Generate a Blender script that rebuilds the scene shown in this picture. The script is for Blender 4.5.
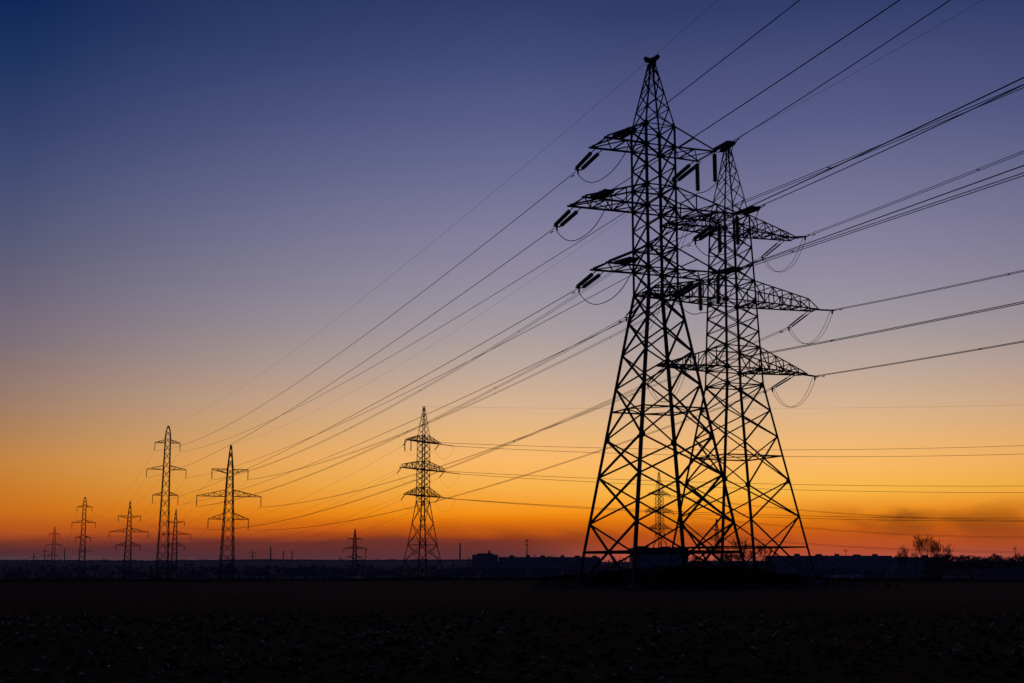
import bpy, math, random
from mathutils import Vector, noise
C = bpy.context.scene
for o in list(bpy.data.objects): bpy.data.objects.remove(o)
LINK = C.collection.objects.link
R = math.radians
W_, H_, F_ = 1024, 683, 1320.0
PITCH = 9.646
# ------------------------------------------------------------------ camera
cam = bpy.data.cameras.new('camera'); cam.lens = F_/1024*36; cam.sensor_width = 36
cam.clip_start = 0.1; cam.clip_end = 20000
co = bpy.data.objects.new('camera', cam); LINK(co)
co.location = (0, 0, 1.7); co.rotation_euler = (R(90+PITCH), 0, 0)
C.camera = co
C.view_settings.view_transform = 'Standard'; C.view_settings.look = 'None'
C.view_settings.exposure = 0.0; C.view_settings.gamma = 1.0
C.view_settings.use_curve_mapping = False
C.render.engine = 'CYCLES'
C.render.resolution_x = 1024; C.render.resolution_y = 683

def lin(c):
    return tuple(((v/255)/12.92 if v/255 <= .04045 else ((v/255+.055)/1.055)**2.4) for v in c)
def ray(px, py):
    x, y, z = (px-W_/2)/F_, 1.0, -(py-H_/2)/F_
    c, s = math.cos(R(PITCH)), math.sin(R(PITCH))
    return Vector((x, y*c-z*s, y*s+z*c))
def sinel(px, py): return ray(px, py).normalized().z
def at(px, py, Y):                       # point seen at pixel, at depth Y
    r = ray(px, py); return r*(Y/r.y)+Vector((0, 0, 1.7))
def xat(px, Y):                          # X of a pixel column near the horizon at depth Y
    r = ray(px, 560); return r.x*Y/r.y

# ------------------------------------------------------------------ dusk sky (world)
w = bpy.data.worlds.new('World'); C.world = w; w.use_nodes = True
nt = w.node_tree; nt.nodes.clear()
N = nt.nodes.new; L = nt.links.new
def math_(op, a, b=None, clamp=False, tree=None):
    n = (tree or nt).nodes.new('ShaderNodeMath'); n.operation = op; n.use_clamp = clamp
    for i, v in enumerate((a, b)):
        if v is None: continue
        if isinstance(v, (int, float)): n.inputs[i].default_value = v
        else: (tree or nt).links.new(v, n.inputs[i])
    return n.outputs[0]
tc = N('ShaderNodeTexCoord'); sep = N('ShaderNodeSeparateXYZ'); L(tc.outputs['Generated'], sep.inputs[0])
X, Y, Z = sep.outputs
# azimuth in degrees right of +Y
az = math_('MULTIPLY', math_('ARCTAN2', X, Y), 180/math.pi)
# streaky smog: displace the elevation a little with stretched noise
vm = N('ShaderNodeVectorMath'); vm.operation = 'MULTIPLY'; vm.inputs[1].default_value = (5, 5, 70)
L(tc.outputs['Generated'], vm.inputs[0])
nz = N('ShaderNodeTexNoise'); nz.inputs['Scale'].default_value = 1.6; nz.inputs['Detail'].default_value = 4
L(vm.outputs[0], nz.inputs['Vector'])
low = math_('SUBTRACT', 1.0, math_('DIVIDE', Z, 0.075), True)
dz = math_('MULTIPLY', math_('MULTIPLY', math_('SUBTRACT', nz.outputs[0], 0.5), 0.012), low)
el = math_('ADD', Z, dz)
e0, e1 = -0.06, 0.60
fac = math_('DIVIDE', math_('SUBTRACT', el, e0), e1-e0, True)
def ramp(stops):
    r = N('ShaderNodeValToRGB'); cr = r.color_ramp; cr.interpolation = 'LINEAR'
    st = sorted((max(0, min(1, (e-e0)/(e1-e0))), lin(c)) for e, c in stops)
    cr.elements[0].position = st[0][0]; cr.elements[0].color = st[0][1]+(1,)
    cr.elements[1].position = st[-1][0]; cr.elements[1].color = st[-1][1]+(1,)
    for p, c in st[1:-1]:
        e = cr.elements.new(p); e.color = c+(1,)
    L(fac, r.inputs[0]); return r.outputs[0]
def stops(px, lst): return [(sinel(px, y), tuple(min(255, v*(1+.05*max(0, min(1, (y-380)/90))*(1, 1, -1.2)[i])) for i, v in enumerate(c))) for y, c in lst]
top = [(0.58, (14, 26, 62))]
cen = ramp([(-0.05, (30, 22, 30))]+stops(505, [(562, (112, 66, 74)), (554, (130, 64, 58)), (547, (142, 61, 42)), (540, (150, 60, 24)),
      (535, (184, 78, 8)), (526, (219, 107, 0)), (518, (234, 131, 2)), (510, (249, 148, 26)), (486, (253, 173, 82)), (460, (245, 180, 112)),
      (432, (230, 180, 130)), (404, (214, 178, 148)), (371, (194, 170, 156)), (331, (168, 157, 160)), (290, (150, 144, 160)), (241, (134, 129, 158)),
      (180, (110, 111, 147)), (121, (88, 94, 137)), (60, (66, 77, 122)), (0, (49, 62, 106))])+top)
lef = ramp([(-0.05, (22, 20, 30))]+stops(18, [(563, (92, 70, 88)), (558, (84, 60, 72)), (553, (82, 48, 56)), (548, (98, 44, 46)), (542, (124, 56, 36)), (538, (156, 68, 32)), (535, (172, 76, 32)), (526, (186, 90, 22)), (511, (198, 108, 26)),
      (485, (196, 120, 44)), (461, (190, 128, 68)), (430, (172, 126, 92)), (401, (156, 124, 108)), (341, (125, 111, 120)), (290, (106, 100, 122)), (241, (88, 90, 119)),
      (180, (68, 78, 116)), (121, (50, 64, 107)), (60, (30, 52, 97)), (0, (15, 40, 88))])+[(0.58, (8, 20, 52))])
rig = ramp([(-0.05, (30, 22, 30))]+stops(835, [(562, (205, 98, 92)), (556, (204, 93, 72)), (548, (198, 84, 40)), (537, (202, 88, 20)), (527, (215, 104, 6)), (518, (232, 128, 10)),
      (509, (247, 148, 36)), (491, (254, 178, 76)), (460, (245, 180, 112)), (432, (230, 180, 130)), (404, (214, 178, 148)), (371, (194, 170, 156)),
      (331, (168, 157, 160)), (290, (150, 144, 160)), (241, (134, 129, 158)), (121, (89, 93, 136)), (0, (49, 62, 107))])+top)
bak = ramp([(-0.05, (14, 15, 26)), (0.0, (34, 38, 58)), (0.06, (52, 50, 76)), (0.14, (46, 52, 86)), (0.3, (26, 40, 82)), (0.58, (9, 20, 50))])
def dist_to(c): return math_('ABSOLUTE', math_('SUBTRACT', az, c))
def mr(v, a, b):
    n = N('ShaderNodeMapRange'); n.interpolation_type = 'SMOOTHSTEP'
    n.inputs[1].default_value = a; n.inputs[2].default_value = b; L(v, n.inputs[0]); return n.outputs[0]
def mix(f, a, b, t=None, blend='MIX'):
    n = N('ShaderNodeMix'); n.data_type = 'RGBA'; n.blend_type = blend
    if isinstance(f, (int, float)): n.inputs[0].default_value = f
    else: L(f, n.inputs[0])
    for v, i in ((a, 6), (b, 7)):
        if isinstance(v, tuple): n.inputs[i].default_value = v
        else: L(v, n.inputs[i])
    return n.outputs[2]
d7 = dist_to(7.0)
n1 = N('ShaderNodeMapRange'); n1.inputs[1].default_value = 6.5; n1.inputs[2].default_value = 28.2; L(d7, n1.inputs[0])
f1 = math_('POWER', n1.outputs[0], 1.4)
sky = mix(f1, mix(mr(az, 0.5, 6.0), cen, rig), lef)
sky = mix(mr(d7, 30, 95), sky, bak)
# drifting smoke low in the glow
vm2 = N('ShaderNodeVectorMath'); vm2.operation = 'MULTIPLY'; vm2.inputs[1].default_value = (13, 13, 30)
L(tc.outputs['Generated'], vm2.inputs[0])
nz2 = N('ShaderNodeTexNoise'); nz2.inputs['Scale'].default_value = 1.7; nz2.inputs['Detail'].default_value = 3.5; nz2.inputs['Roughness'].default_value = .5
nz2.inputs['Distortion'].default_value = .1
L(vm2.outputs[0], nz2.inputs['Vector'])
sm = math_('ADD', .25, math_('MULTIPLY', mr(nz2.outputs[0], 0.36, 0.66), .75))
def band(v, c, wd): return math_('SUBTRACT', 1.0, math_('DIVIDE', math_('ABSOLUTE', math_('SUBTRACT', v, c)), wd), True)
core = math_('MULTIPLY', mr(band(Z, sinel(895, 517), 0.013), 0, 1), mr(band(az, 16.2, 2.6), 0, 1))
env = math_('MULTIPLY', mr(band(Z, sinel(900, 523), 0.022), 0, 1), mr(band(az, 20.5, 11), 0, .6))
env = math_('MAXIMUM', math_('MULTIPLY', env, .85), math_('MULTIPLY', core, 1.25))
env2 = math_('MULTIPLY', math_('MULTIPLY', band(Z, sinel(520, 536), 0.014), 0.75), band(az, 3, 22))
# flat layer of smog, left of centre, with a fairly crisp top
lay = math_('MULTIPLY', math_('SUBTRACT', 1.0, mr(math_('ADD', el, math_('MULTIPLY', nz.outputs[0], .002)), sinel(308, 543)+.001, sinel(308, 536)+.001)), mr(band(az, -8, 12.5), 0, .55))
sky = mix(math_('MULTIPLY', lay, .55), sky, lin((80, 40, 46))+(1,))
smo = math_('MULTIPLY', math_('MAXIMUM', env, env2), sm, True)
sky = mix(math_('MULTIPLY', smo, 0.66), sky, lin((104, 46, 10))+(1,))
bg = N('ShaderNodeBackground'); L(sky, bg.inputs[0]); bg.inputs[1].default_value = 1.0
out = N('ShaderNodeOutputWorld'); L(bg.outputs[0], out.inputs[0])

# ------------------------------------------------------------------ materials
def material(name, col, rough=.8, metal=0.0, var=0.0, vscale=3.0, bump=0.0, bscale=8.0, spec=.5, col2=None):
    m = bpy.data.materials.new(name); m.use_nodes = True; t = m.node_tree
    b = t.nodes['Principled BSDF']; b.inputs['Roughness'].default_value = rough; b.inputs['Metallic'].default_value = metal
    b.inputs['Specular IOR Level'].default_value = spec
    b.inputs['Base Color'].default_value = (*col, 1)
    if var or bump:
        tcn = t.nodes.new('ShaderNodeTexCoord')
        n = t.nodes.new('ShaderNodeTexNoise'); n.inputs['Scale'].default_value = vscale; n.inputs['Detail'].default_value = 5
        t.links.new(tcn.outputs['Object'], n.inputs['Vector'])
        if var:
            r = t.nodes.new('ShaderNodeValToRGB')
            r.color_ramp.elements[0].position = .3; r.color_ramp.elements[1].position = .7
            c2 = col2 or tuple(min(1, v*(1+var)) for v in col)
            r.color_ramp.elements[0].color = (*[v*(1-var) for v in col], 1)
            r.color_ramp.elements[1].color = (*c2, 1)
            t.links.new(n.outputs[0], r.inputs[0]); t.links.new(r.outputs[0], b.inputs['Base Color'])
        if bump:
            n2 = t.nodes.new('ShaderNodeTexNoise'); n2.inputs['Scale'].default_value = bscale; n2.inputs['Detail'].default_value = 6
            t.links.new(tcn.outputs['Object'], n2.inputs['Vector'])
            bp = t.nodes.new('ShaderNodeBump'); bp.inputs['Strength'].default_value = bump; bp.inputs['Distance'].default_value = .1
            t.links.new(n2.outputs[0], bp.inputs['Height']); t.links.new(bp.outputs[0], b.inputs['Normal'])
    return m
M = dict(
    steel=material('weathered_steel', (.05, .048, .05), .75, 0.0, .35, 1.5, spec=.2),
    insul=material('glass_insulator', (.02, .028, .026), .3, 0.0, .2, 3, spec=.4),
    cable=material('aluminium_cable', (.03, .03, .034), .7, .0, .1, 3, spec=.2),
    concrete=material('concrete', (.22, .21, .2), .9, 0, .25, 2),
    panel=material('wall_panel', (.17, .18, .24), .9, 0, .3, .15),
    pale=material('pale_render', (.42, .43, .46), .9, 0, .2, .8),
    brick=material('brick_wall', (.16, .12, .11), .9, 0, .25, .8),
    roof=material('roof_sheet', (.06, .06, .07), .85, 0, .3, .6),
    glass=material('window_glass', (.09, .10, .14), .5, 0, .1, 1),
    bark=material('bark', (.035, .028, .025), .95, 0, .3, 4, spec=.1),
    twig=material('twigs', (.03, .022, .02), .95, 0, .3, 3, spec=.05),
    wood=material('far_wood', (.03, .033, .045), .95, 0, .4, .05, spec=.05),
    straw=material('dry_straw', (.80, .72, .56), .7, 0, .3, 40),
    leafy=material('dead_leaves', (.07, .055, .04), .95, 0, .4, 6, spec=.05),
)

# ------------------------------------------------------------------ mesh helpers
class MB:
    def __init__(s): s.v = []; s.f = []
    def quad(s, *p):
        n = len(s.v); s.v += [tuple(q) for q in p]; s.f.append(tuple(range(n, n+len(p))))
    def box(s, x0, x1, y0, y1, z0, z1):
        n = len(s.v)
        s.v += [(x, y, z) for z in (z0, z1) for (x, y) in ((x0, y0), (x1, y0), (x1, y1), (x0, y1))]
        s.f += [(n+3, n+2, n+1, n), (n+4, n+5, n+6, n+7)]+[(n+i, n+(i+1) % 4, n+4+(i+1) % 4, n+4+i) for i in range(4)]
    def prof(s, p, q, pr, hint=None, pr2=None):
        p, q = Vector(p), Vector(q); d = q-p
        if d.length < 1e-6: return
        d.normalize()
        u = Vector(hint) if hint is not None else (Vector((0, 0, 1)) if abs(d.z) < .9 else Vector((1, 0, 0)))
        u = u-d*u.dot(d)
        if u.length < 1e-4: u = Vector((0, 1, 0))-d*d.y
        u.normalize(); v = d.cross(u); n = len(s.v); k = len(pr)
        for c, pf in ((p, pr), (q, pr2 or pr)):
            s.v += [tuple(c+u*a+v*b) for a, b in pf]
        s.f += [(n+i, n+(i+1) % k, n+k+(i+1) % k, n+k+i) for i in range(k)]
        s.f += [tuple(n+i for i in reversed(range(k))), tuple(n+k+i for i in range(k))]
    def angle(s, p, q, w_, hint=None):      # rolled steel angle section
        t = w_*.16; h = w_*.4
        s.prof(p, q, [(-h, -h), (w_-h, -h), (w_-h, t-h), (t-h, t-h), (t-h, w_-h), (-h, w_-h)], hint)
    def bar(s, p, q, w_, hint=None, w2=None):
        h = w_/2; g = (w2 or w_)/2
        s.prof(p, q, [(-h, -h), (h, -h), (h, h), (-h, h)], hint, [(-g, -g), (g, -g), (g, g), (-g, g)])
    def tube(s, pts, r, k=5, taper=None):
        pts = [Vector(p) for p in pts]; n0 = len(s.v); m = len(pts)
        for i, p in enumerate(pts):
            d = (pts[min(i+1, m-1)]-pts[max(i-1, 0)]).normalized()
            a = Vector((0, 0, 1)) if abs(d.z) < .9 else Vector((1, 0, 0))
            u = (a-d*a.dot(d)).normalized(); v = d.cross(u)
            rr = r if taper is None else r+(taper-r)*i/(m-1)
            s.v += [tuple(p+u*rr*math.cos(6.2832*j/k)+v*rr*math.sin(6.2832*j/k)) for j in range(k)]
        for i in range(m-1):
            for j in range(k):
                a, b = n0+i*k+j, n0+i*k+(j+1) % k
                s.f.append((a, b, b+k, a+k))
        s.f += [tuple(n0+j for j in reversed(range(k))), tuple(n0+(m-1)*k+j for j in range(k))]
    def lathe(s, p, q, prof, k=10):         # prof: list of (t along p-q, radius)
        p, q = Vector(p), Vector(q); d = (q-p).normalized(); Ln = (q-p).length
        a = Vector((0, 0, 1)) if abs(d.z) < .9 else Vector((1, 0, 0))
        u = (a-d*a.dot(d)).normalized(); v = d.cross(u); n0 = len(s.v)
        for t, r in prof:
            c = p+d*t*Ln
            s.v += [tuple(c+u*r*math.cos(6.2832*j/k)+v*r*math.sin(6.2832*j/k)) for j in range(k)]
        for i in range(len(prof)-1):
            for j in range(k):
                a, b = n0+i*k+j, n0+i*k+(j+1) % k
                s.f.append((a, b, b+k, a+k))
        s.f += [tuple(n0+j for j in reversed(range(k))), tuple(n0+(len(prof)-1)*k+j for j in range(k))]
    def build(s, name, mat, parent=None):
        me = bpy.data.meshes.new(name); me.from_pydata(s.v, [], s.f); me.materials.append(mat); me.update()
        o = bpy.data.objects.new(name, me); LINK(o)
        if parent is not None: o.parent = parent
        return o
def tag(o, label=None, cat=None, group=None, kind=None):
    for k, v in (('label', label), ('category', cat), ('group', group), ('kind', kind)):
        if v: o[k] = v
    return o
def empty(name, loc, rz, label, cat, group=None):
    o = bpy.data.objects.new(name, None); LINK(o); o.location = loc; o.rotation_euler = (0, 0, rz)
    o.empty_display_size = .5
    return tag(o, label, cat, group)
def copy_thing(src, loc, rz, label, group=None):
    c = src.copy(); LINK(c); c.location = loc; c.rotation_euler = (0, 0, rz); c['label'] = label
    if group: c['group'] = group
    for ch in src.children:
        d = ch.copy(); LINK(d); d.parent = c
        for g in ch.children:
            e = g.copy(); LINK(e); e.parent = d
    return c

# ------------------------------------------------------------------ terrain
def gz(x, y):
    r = math.hypot(x, y)
    z = 0.10*noise.noise(Vector((x*.05, y*.05, 0)))+0.05*noise.noise(Vector((x*.3, y*.3, 4)))
    if r < 60: z += (1-r/60)*.06*noise.noise(Vector((x*2.1, y*2.1, 9)))
    k = min(1, r/40); z *= k if r > 5 else .3
    if r > 172: z = z*max(0, 1-(r-172)/60) - (r-172)*.0125 if r < 1500 else z
    if r >= 1500:
        t = min(1, (r-1500)/1900); t = t*t*(3-2*t)
        top_ = 12.5+5*noise.noise(Vector((math.atan2(x, y)*9, 2, 0)))
        z = -16.6*(1-t)+top_*t
    return z
g = MB()
rad = [0.0, .4]
while rad[-1] < 60: rad.append(rad[-1]*1.022+.05)
while rad[-1] < 4900: rad.append(rad[-1]*1.05)
NA = 720; angs = []
a = -180.0
while a < 180:
    angs.append(a); a += .5 if abs(a) < 30 else 3
g.v.append((0, 0, gz(0, .01))); na = len(angs)
for r in rad[1:]:
    for a in angs:
        x, y = r*math.sin(R(a)), r*math.cos(R(a)); g.v.append((x, y, gz(x, y)))
for j in range(na): g.f.append((0, 1+(j+1) % na, 1+j))
for i in range(len(rad)-2):
    b = 1+i*na
    for j in range(na):
        k = (j+1) % na; g.f.append((b+j, b+k, b+na+k, b+na+j))
def ground_mat():
    m = bpy.data.materials.new('field_soil'); m.use_nodes = True; t = m.node_tree
    b = t.nodes['Principled BSDF']; b.inputs['Roughness'].default_value = 1; b.inputs['Specular IOR Level'].default_value = .03
    n = t.nodes.new; l = t.links.new
    ge = n('ShaderNodeNewGeometry'); sp = n('ShaderNodeSeparateXYZ'); l(ge.outputs['Position'], sp.inputs[0])
    ln = n('ShaderNodeVectorMath'); ln.operation = 'LENGTH'; l(ge.outputs['Position'], ln.inputs[0])
    wn = n('ShaderNodeTexNoise'); wn.inputs['Scale'].default_value = .06; l(ge.outputs['Position'], wn.inputs['Vector'])
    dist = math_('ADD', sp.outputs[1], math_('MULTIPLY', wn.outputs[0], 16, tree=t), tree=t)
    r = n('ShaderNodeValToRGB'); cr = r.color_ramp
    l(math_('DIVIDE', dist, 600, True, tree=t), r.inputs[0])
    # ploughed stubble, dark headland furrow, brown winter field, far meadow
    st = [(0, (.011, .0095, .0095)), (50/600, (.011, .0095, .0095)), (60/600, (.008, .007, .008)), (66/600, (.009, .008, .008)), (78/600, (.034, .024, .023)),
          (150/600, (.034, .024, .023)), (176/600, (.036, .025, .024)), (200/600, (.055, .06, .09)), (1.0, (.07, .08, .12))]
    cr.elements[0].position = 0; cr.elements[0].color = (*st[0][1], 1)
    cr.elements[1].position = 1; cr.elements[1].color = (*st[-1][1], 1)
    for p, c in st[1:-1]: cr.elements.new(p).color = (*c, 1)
    mp = n('ShaderNodeMapping'); l(ge.outputs['Position'], mp.inputs[0]); mp.inputs['Scale'].default_value = (.5, 2.5, 1)
    cn = n('ShaderNodeTexNoise'); cn.inputs['Scale'].default_value = 1.3; cn.inputs['Detail'].default_value = 8; cn.inputs['Roughness'].default_value = .7
    l(mp.outputs[0], cn.inputs['Vector'])
    mr_ = n('ShaderNodeMapRange'); mr_.inputs[1].default_value = .3; mr_.inputs[2].default_value = .7; mr_.inputs[3].default_value = .35; mr_.inputs[4].default_value = 1.6
    l(cn.outputs[0], mr_.inputs[0])
    mx = n('ShaderNodeVectorMath'); mx.operation = 'SCALE'; l(r.outputs[0], mx.inputs[0]); l(mr_.outputs[0], mx.inputs['Scale'])
    l(mx.outputs[0], b.inputs['Base Color'])
    bp = n('ShaderNodeBump'); bp.inputs['Strength'].default_value = 1; bp.inputs['Distance'].default_value = .25
    bn = n('ShaderNodeTexNoise'); bn.inputs['Scale'].default_value = 3.5; bn.inputs['Detail'].default_value = 8
    l(ge.outputs['Position'], bn.inputs['Vector']); l(bn.outputs[0], bp.inputs['Height']); l(bp.outputs[0], b.inputs['Normal'])
    return m
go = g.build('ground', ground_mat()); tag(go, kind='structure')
# thin evening air
hz = MB(); hz.box(-5300, 5300, -5300, 5300, -19, 60)
hm = bpy.data.materials.new('haze'); hm.use_nodes = True; ht = hm.node_tree; ht.nodes.clear()
hv = ht.nodes.new('ShaderNodeVolumePrincipled'); hv.inputs['Density'].default_value = 6.5e-5; hv.inputs['Color'].default_value = (.62, .74, 1, 1); hv.inputs['Anisotropy'].default_value = .2
ho = ht.nodes.new('ShaderNodeOutputMaterial'); ht.links.new(hv.outputs[0], ho.inputs['Volume'])
tag(hz.build('haze', hm), kind='stuff')

# ------------------------------------------------------------------ pylons
YAW = 0.374
def dirs(yaw): return Vector((math.cos(yaw), math.sin(yaw), 0)), Vector((math.sin(yaw), -math.cos(yaw), 0))
def world(pos, yaw, a, b, z):
    A, B = dirs(yaw); return Vector((pos[0], pos[1], 0))+A*a+B*b+Vector((0, 0, z))
# local frame: x = arm axis A, y = -B (away from the camera), so local b-> y=-b
def lattice(sec, hwf, levels, leg_w, br_w, gus, root, belts=(), gbase=0.0, L3=True):
    """four legs and four braced faces between the levels (top to bottom)"""
    S = [(-1, -1), (1, -1), (1, 1), (-1, 1)]
    def P(i, z): h = hwf(z); return Vector((S[i][0]*h, S[i][1]*h, z))
    for i in range(4):
        m = MB(); sx, sy = S[i]
        for z1, z0 in zip(levels[:-1], levels[1:]):
            w_ = leg_w(z0)
            if L3: m.angle(P(i, z0), P(i, z1), w_, (-sx, 0, 0)) if sx*sy > 0 else m.angle(P(i, z0), P(i, z1), w_, (0, -sy, 0))
            else: m.bar(P(i, z0), P(i, z1), w_)
        for z in levels[1:-1]:
            gs = gus(z)
            if gs <= 0: continue
            c = P(i, z)
            for ax in (0, 1):           # chamfered gusset plates on both faces
                o2 = [(0.04, -gs*.75), (-gs*.45, -gs*.62), (-gs*.8, -gs*.2), (-gs*.8, gs*.2), (-gs*.45, gs*.62), (0.04, gs*.75)]
                n = len(m.v)
                for th in (-.012, .012):
                    for u, vz in o2:
                        m.v.append((c.x+sx*u, c.y+sy*.012+th, z+vz) if ax == 0 else (c.x+sx*.014+th, c.y+sy*u, z+vz))
                k6 = 6; m.f += [tuple(range(n, n+6)), tuple(range(n+11, n+5, -1))]+[(n+q, n+(q+1) % 6, n+6+(q+1) % 6, n+6+q) for q in range(6)]
        m.build('leg', M['steel'], root)
    for i in range(4):
        j = (i+1) % 4; m = MB()
        nrm = Vector((S[i][0]+S[j][0], S[i][1]+S[j][1], 0))*.5
        for z1, z0 in zip(levels[:-1], levels[1:]):
            w_ = br_w(z0); o = nrm*.03
            f = m.angle if L3 else m.bar
            f(P(i, z0)+o, P(j, z1)+o, w_, nrm); f(P(j, z0)-o, P(i, z1)-o, w_, nrm)
        for z in belts:
            w_ = br_w(z)
            (m.angle if L3 else m.bar)(P(i, z), P(j, z), w_*1.05, (0, 0, 1))
        m.build('face_bracing', M['steel'], root)
    return P, S

def arm_mesh(s, zl, zu, hw_l, hw_u, reach, tw, nb, w_, L3=True, stub=.25, tip_h=.12, bow=None, flip=False):
    """box truss cross arm; s = side, zl/zu lower and upper chord roots; returns MB"""
    m = MB(); f = m.angle if L3 else m.bar
    lo = {}; up = {}
    for b in (-1, 1):
        for k in range(nb+1):
            u = k/nb; x = s*(hw_l+(reach-hw_l)*u); y = b*(hw_l+(tw-hw_l)*u)
            h = (zu-zl)*(1-u)+tip_h*u
            if bow and 0 < k < nb: h = max(h, (zu-zl)+(bow-(zu-zl))*u/((nb-1)/nb))
            yu = b*(hw_u+(tw-hw_u)*u); xu = s*(hw_u+(reach-hw_u)*u)
            if flip: lo[b, k] = Vector((x, y, zl-h+tip_h if k < nb else zl)); up[b, k] = Vector((xu, yu, zl+tip_h))
            else: lo[b, k] = Vector((x, y, zl)); up[b, k] = Vector((xu, yu, zl+h))
    for b in (-1, 1):
        f(lo[b, 0], lo[b, nb]+Vector((s*stub, 0, 0)), w_*1.25, (0, 0, 1))
        for k in range(nb):
            f(up[b, k], up[b, k+1], w_*1.1, (0, 0, 1))
            if nb < 3: continue
            if k: f(lo[b, k], up[b, k], w_*.7, (s, 0, 0))
            if k < nb-1: f(lo[b, k] if k % 2 else up[b, k], up[b, k+1] if k % 2 else lo[b, k+1], w_*.7, (0, b, 0))
    for k in range(1, nb+1):
        f(lo[-1, k], lo[1, k], w_*.8, (0, 0, 1))
        if k < nb: f(up[-1, k], up[1, k], w_*.65, (0, 0, 1))
    for k in range(nb):
        a = -1 if k % 2 else 1
        f(lo[a, k], lo[-a, k+1], w_*.7, (0, 0, 1))
        if nb < 4: f(lo[-a, k], lo[a, k+1], w_*.7, (0, 0, 1))
    return m

def disc_string(m, p, q, r, n=None, k=10):
    p, q = Vector(p), Vector(q); Ln = (q-p).length; n = n or max(6, int(Ln/.15)); pr = [(0, .025)]
    for i in range(n):
        t0 = .04+.92*i/n; t1 = .04+.92*(i+1)/n; d = t1-t0
        pr += [(t0, r*.55), (t0+d*.2, r), (t0+d*.62, r*.95), (t0+d*.75, r*.55)]
    pr += [(.97, .05), (1, .025)]
    m.lathe(p, q, pr, k)

def sagline(A, B, sag, n=40):
    return [A.lerp(B, t/n)-Vector((0, 0, 4*sag*(t/n)*(1-t/n))) for t in range(n+1)]

# ---- nearest pylon : tension tower with box arms, body 2.7 m
Z1 = dict(T=36.68, M=31.35, B=26.06); U1z = dict(T=38.50, M=33.20, B=27.89)
RE1 = dict(T=5.1, M=7.15, B=5.1)
P1 = (12.03, 108.18)
def hw1(z):
    if z > 38.5: return 1.35+(0.22-1.35)*(z-38.5)/(44.3-38.5)
    if z >= 24.1: return 1.35
    return 1.35+(4.66-1.35)*(24.1-z)/(24.1-2.77)
t1 = empty('power_pylon', (P1[0], P1[1], 0), YAW, 'largest and nearest lattice pylon, with thick insulator strings on short box arms', 'pylon')
lev1 = [44.3, 43.0, 41.6, 40.1, 38.5, 36.68, 34.95, 33.2, 31.35, 29.6, 27.89, 26.06, 24.1, 21.75, 19.05, 16.26, 12.02, 8.9, 5.1, 0.0]
def g1(z):
    for v in (38.5, 36.68, 33.2, 31.35, 27.89, 26.06, 24.1): 
        if abs(z-v) < .1: return .38
    return .45 if abs(z-12.02) < .1 or abs(z-24.1) < .1 else (.15 if z > 38.6 else .24)
lattice('a', hw1, lev1, lambda z: .25 if z < 24 else (.2 if z < 38 else .12), lambda z: .15 if z < 12 else (.14 if z < 24 else (.11 if z < 38 else .08)), g1, t1,
        belts=(36.68, 38.5, 33.2, 31.35, 27.89, 26.06, 24.1))
for z, ww in ((14.33, .13), (2.77, .22)):
    m = MB(); h = hw1(z); S = [(-1, -1), (1, -1), (1, 1), (-1, 1)]
    for i in range(4):
        j = (i+1) % 4; a, b = Vector((S[i][0]*h, S[i][1]*h, z)), Vector((S[j][0]*h, S[j][1]*h, z))
        m.angle(a, b, ww, (0, 0, 1)); m.angle((a+b)/2, (a+b)/2*0+Vector(((S[j][0]+S[(j+1) % 4][0])*h/2, (S[j][1]+S[(j+1) % 4][1])*h/2, z)), ww*.6, (0, 0, 1))
    m.build('horizontal_frame', M['steel'], t1)
def ring_plan(root, zs, hwf, w_):
    for z in zs:
        m = MB(); h = hwf(z); m.angle((-h, -h, z), (h, h, z), w_, (0, 0, 1)); m.angle((-h, h, z+.02), (h, -h, z+.02), w_, (0, 0, 1))
        m.build('plan_bracing', M['steel'], root)
ring_plan(t1, (38.5, 36.68, 33.2, 31.35, 27.89, 26.06, 24.1), hw1, .08)
m = MB(); m.box(-.3, .3, -.3, .3, 44.25, 44.33); m.bar((0, -1.0, 44.5), (0, 1.0, 45.0), .26); m.bar((0, 0, 44.3), (0, 0, 44.8), .14)
m.bar((-.4, 0, 44.6), (.4, 0, 44.6), .3); disc_string(m, (0, -.5, 44.6), (0, -1.3, 44.6), .2, 4); disc_string(m, (0, .5, 44.9), (0, 1.2, 45.3), .2, 4)
m.build('peak_bracket', M['steel'], t1)
for s in (-1, 1):
    for lv in 'TMB':
        nb = 3 if lv == 'M' else 2
        m = arm_mesh(s, Z1[lv], U1z[lv], 1.35, 1.35, RE1[lv], 1.5, nb, .12)
        m.build('cross_arm', M['steel'], t1)
def footings(root, h, z=0.25, s=.45, mat='concrete'):
    for sx in (-1, 1):
        for sy in (-1, 1):
            m = MB(); m.box(sx*h-s, sx*h+s, sy*h-s, sy*h+s, -1.2, z); m.box(sx*h-.25, sx*h+.25, sy*h-.25, sy*h+.25, z, z+.06)
            m.build('footing', M[mat], root)
footings(t1, hw1(0))

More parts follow.
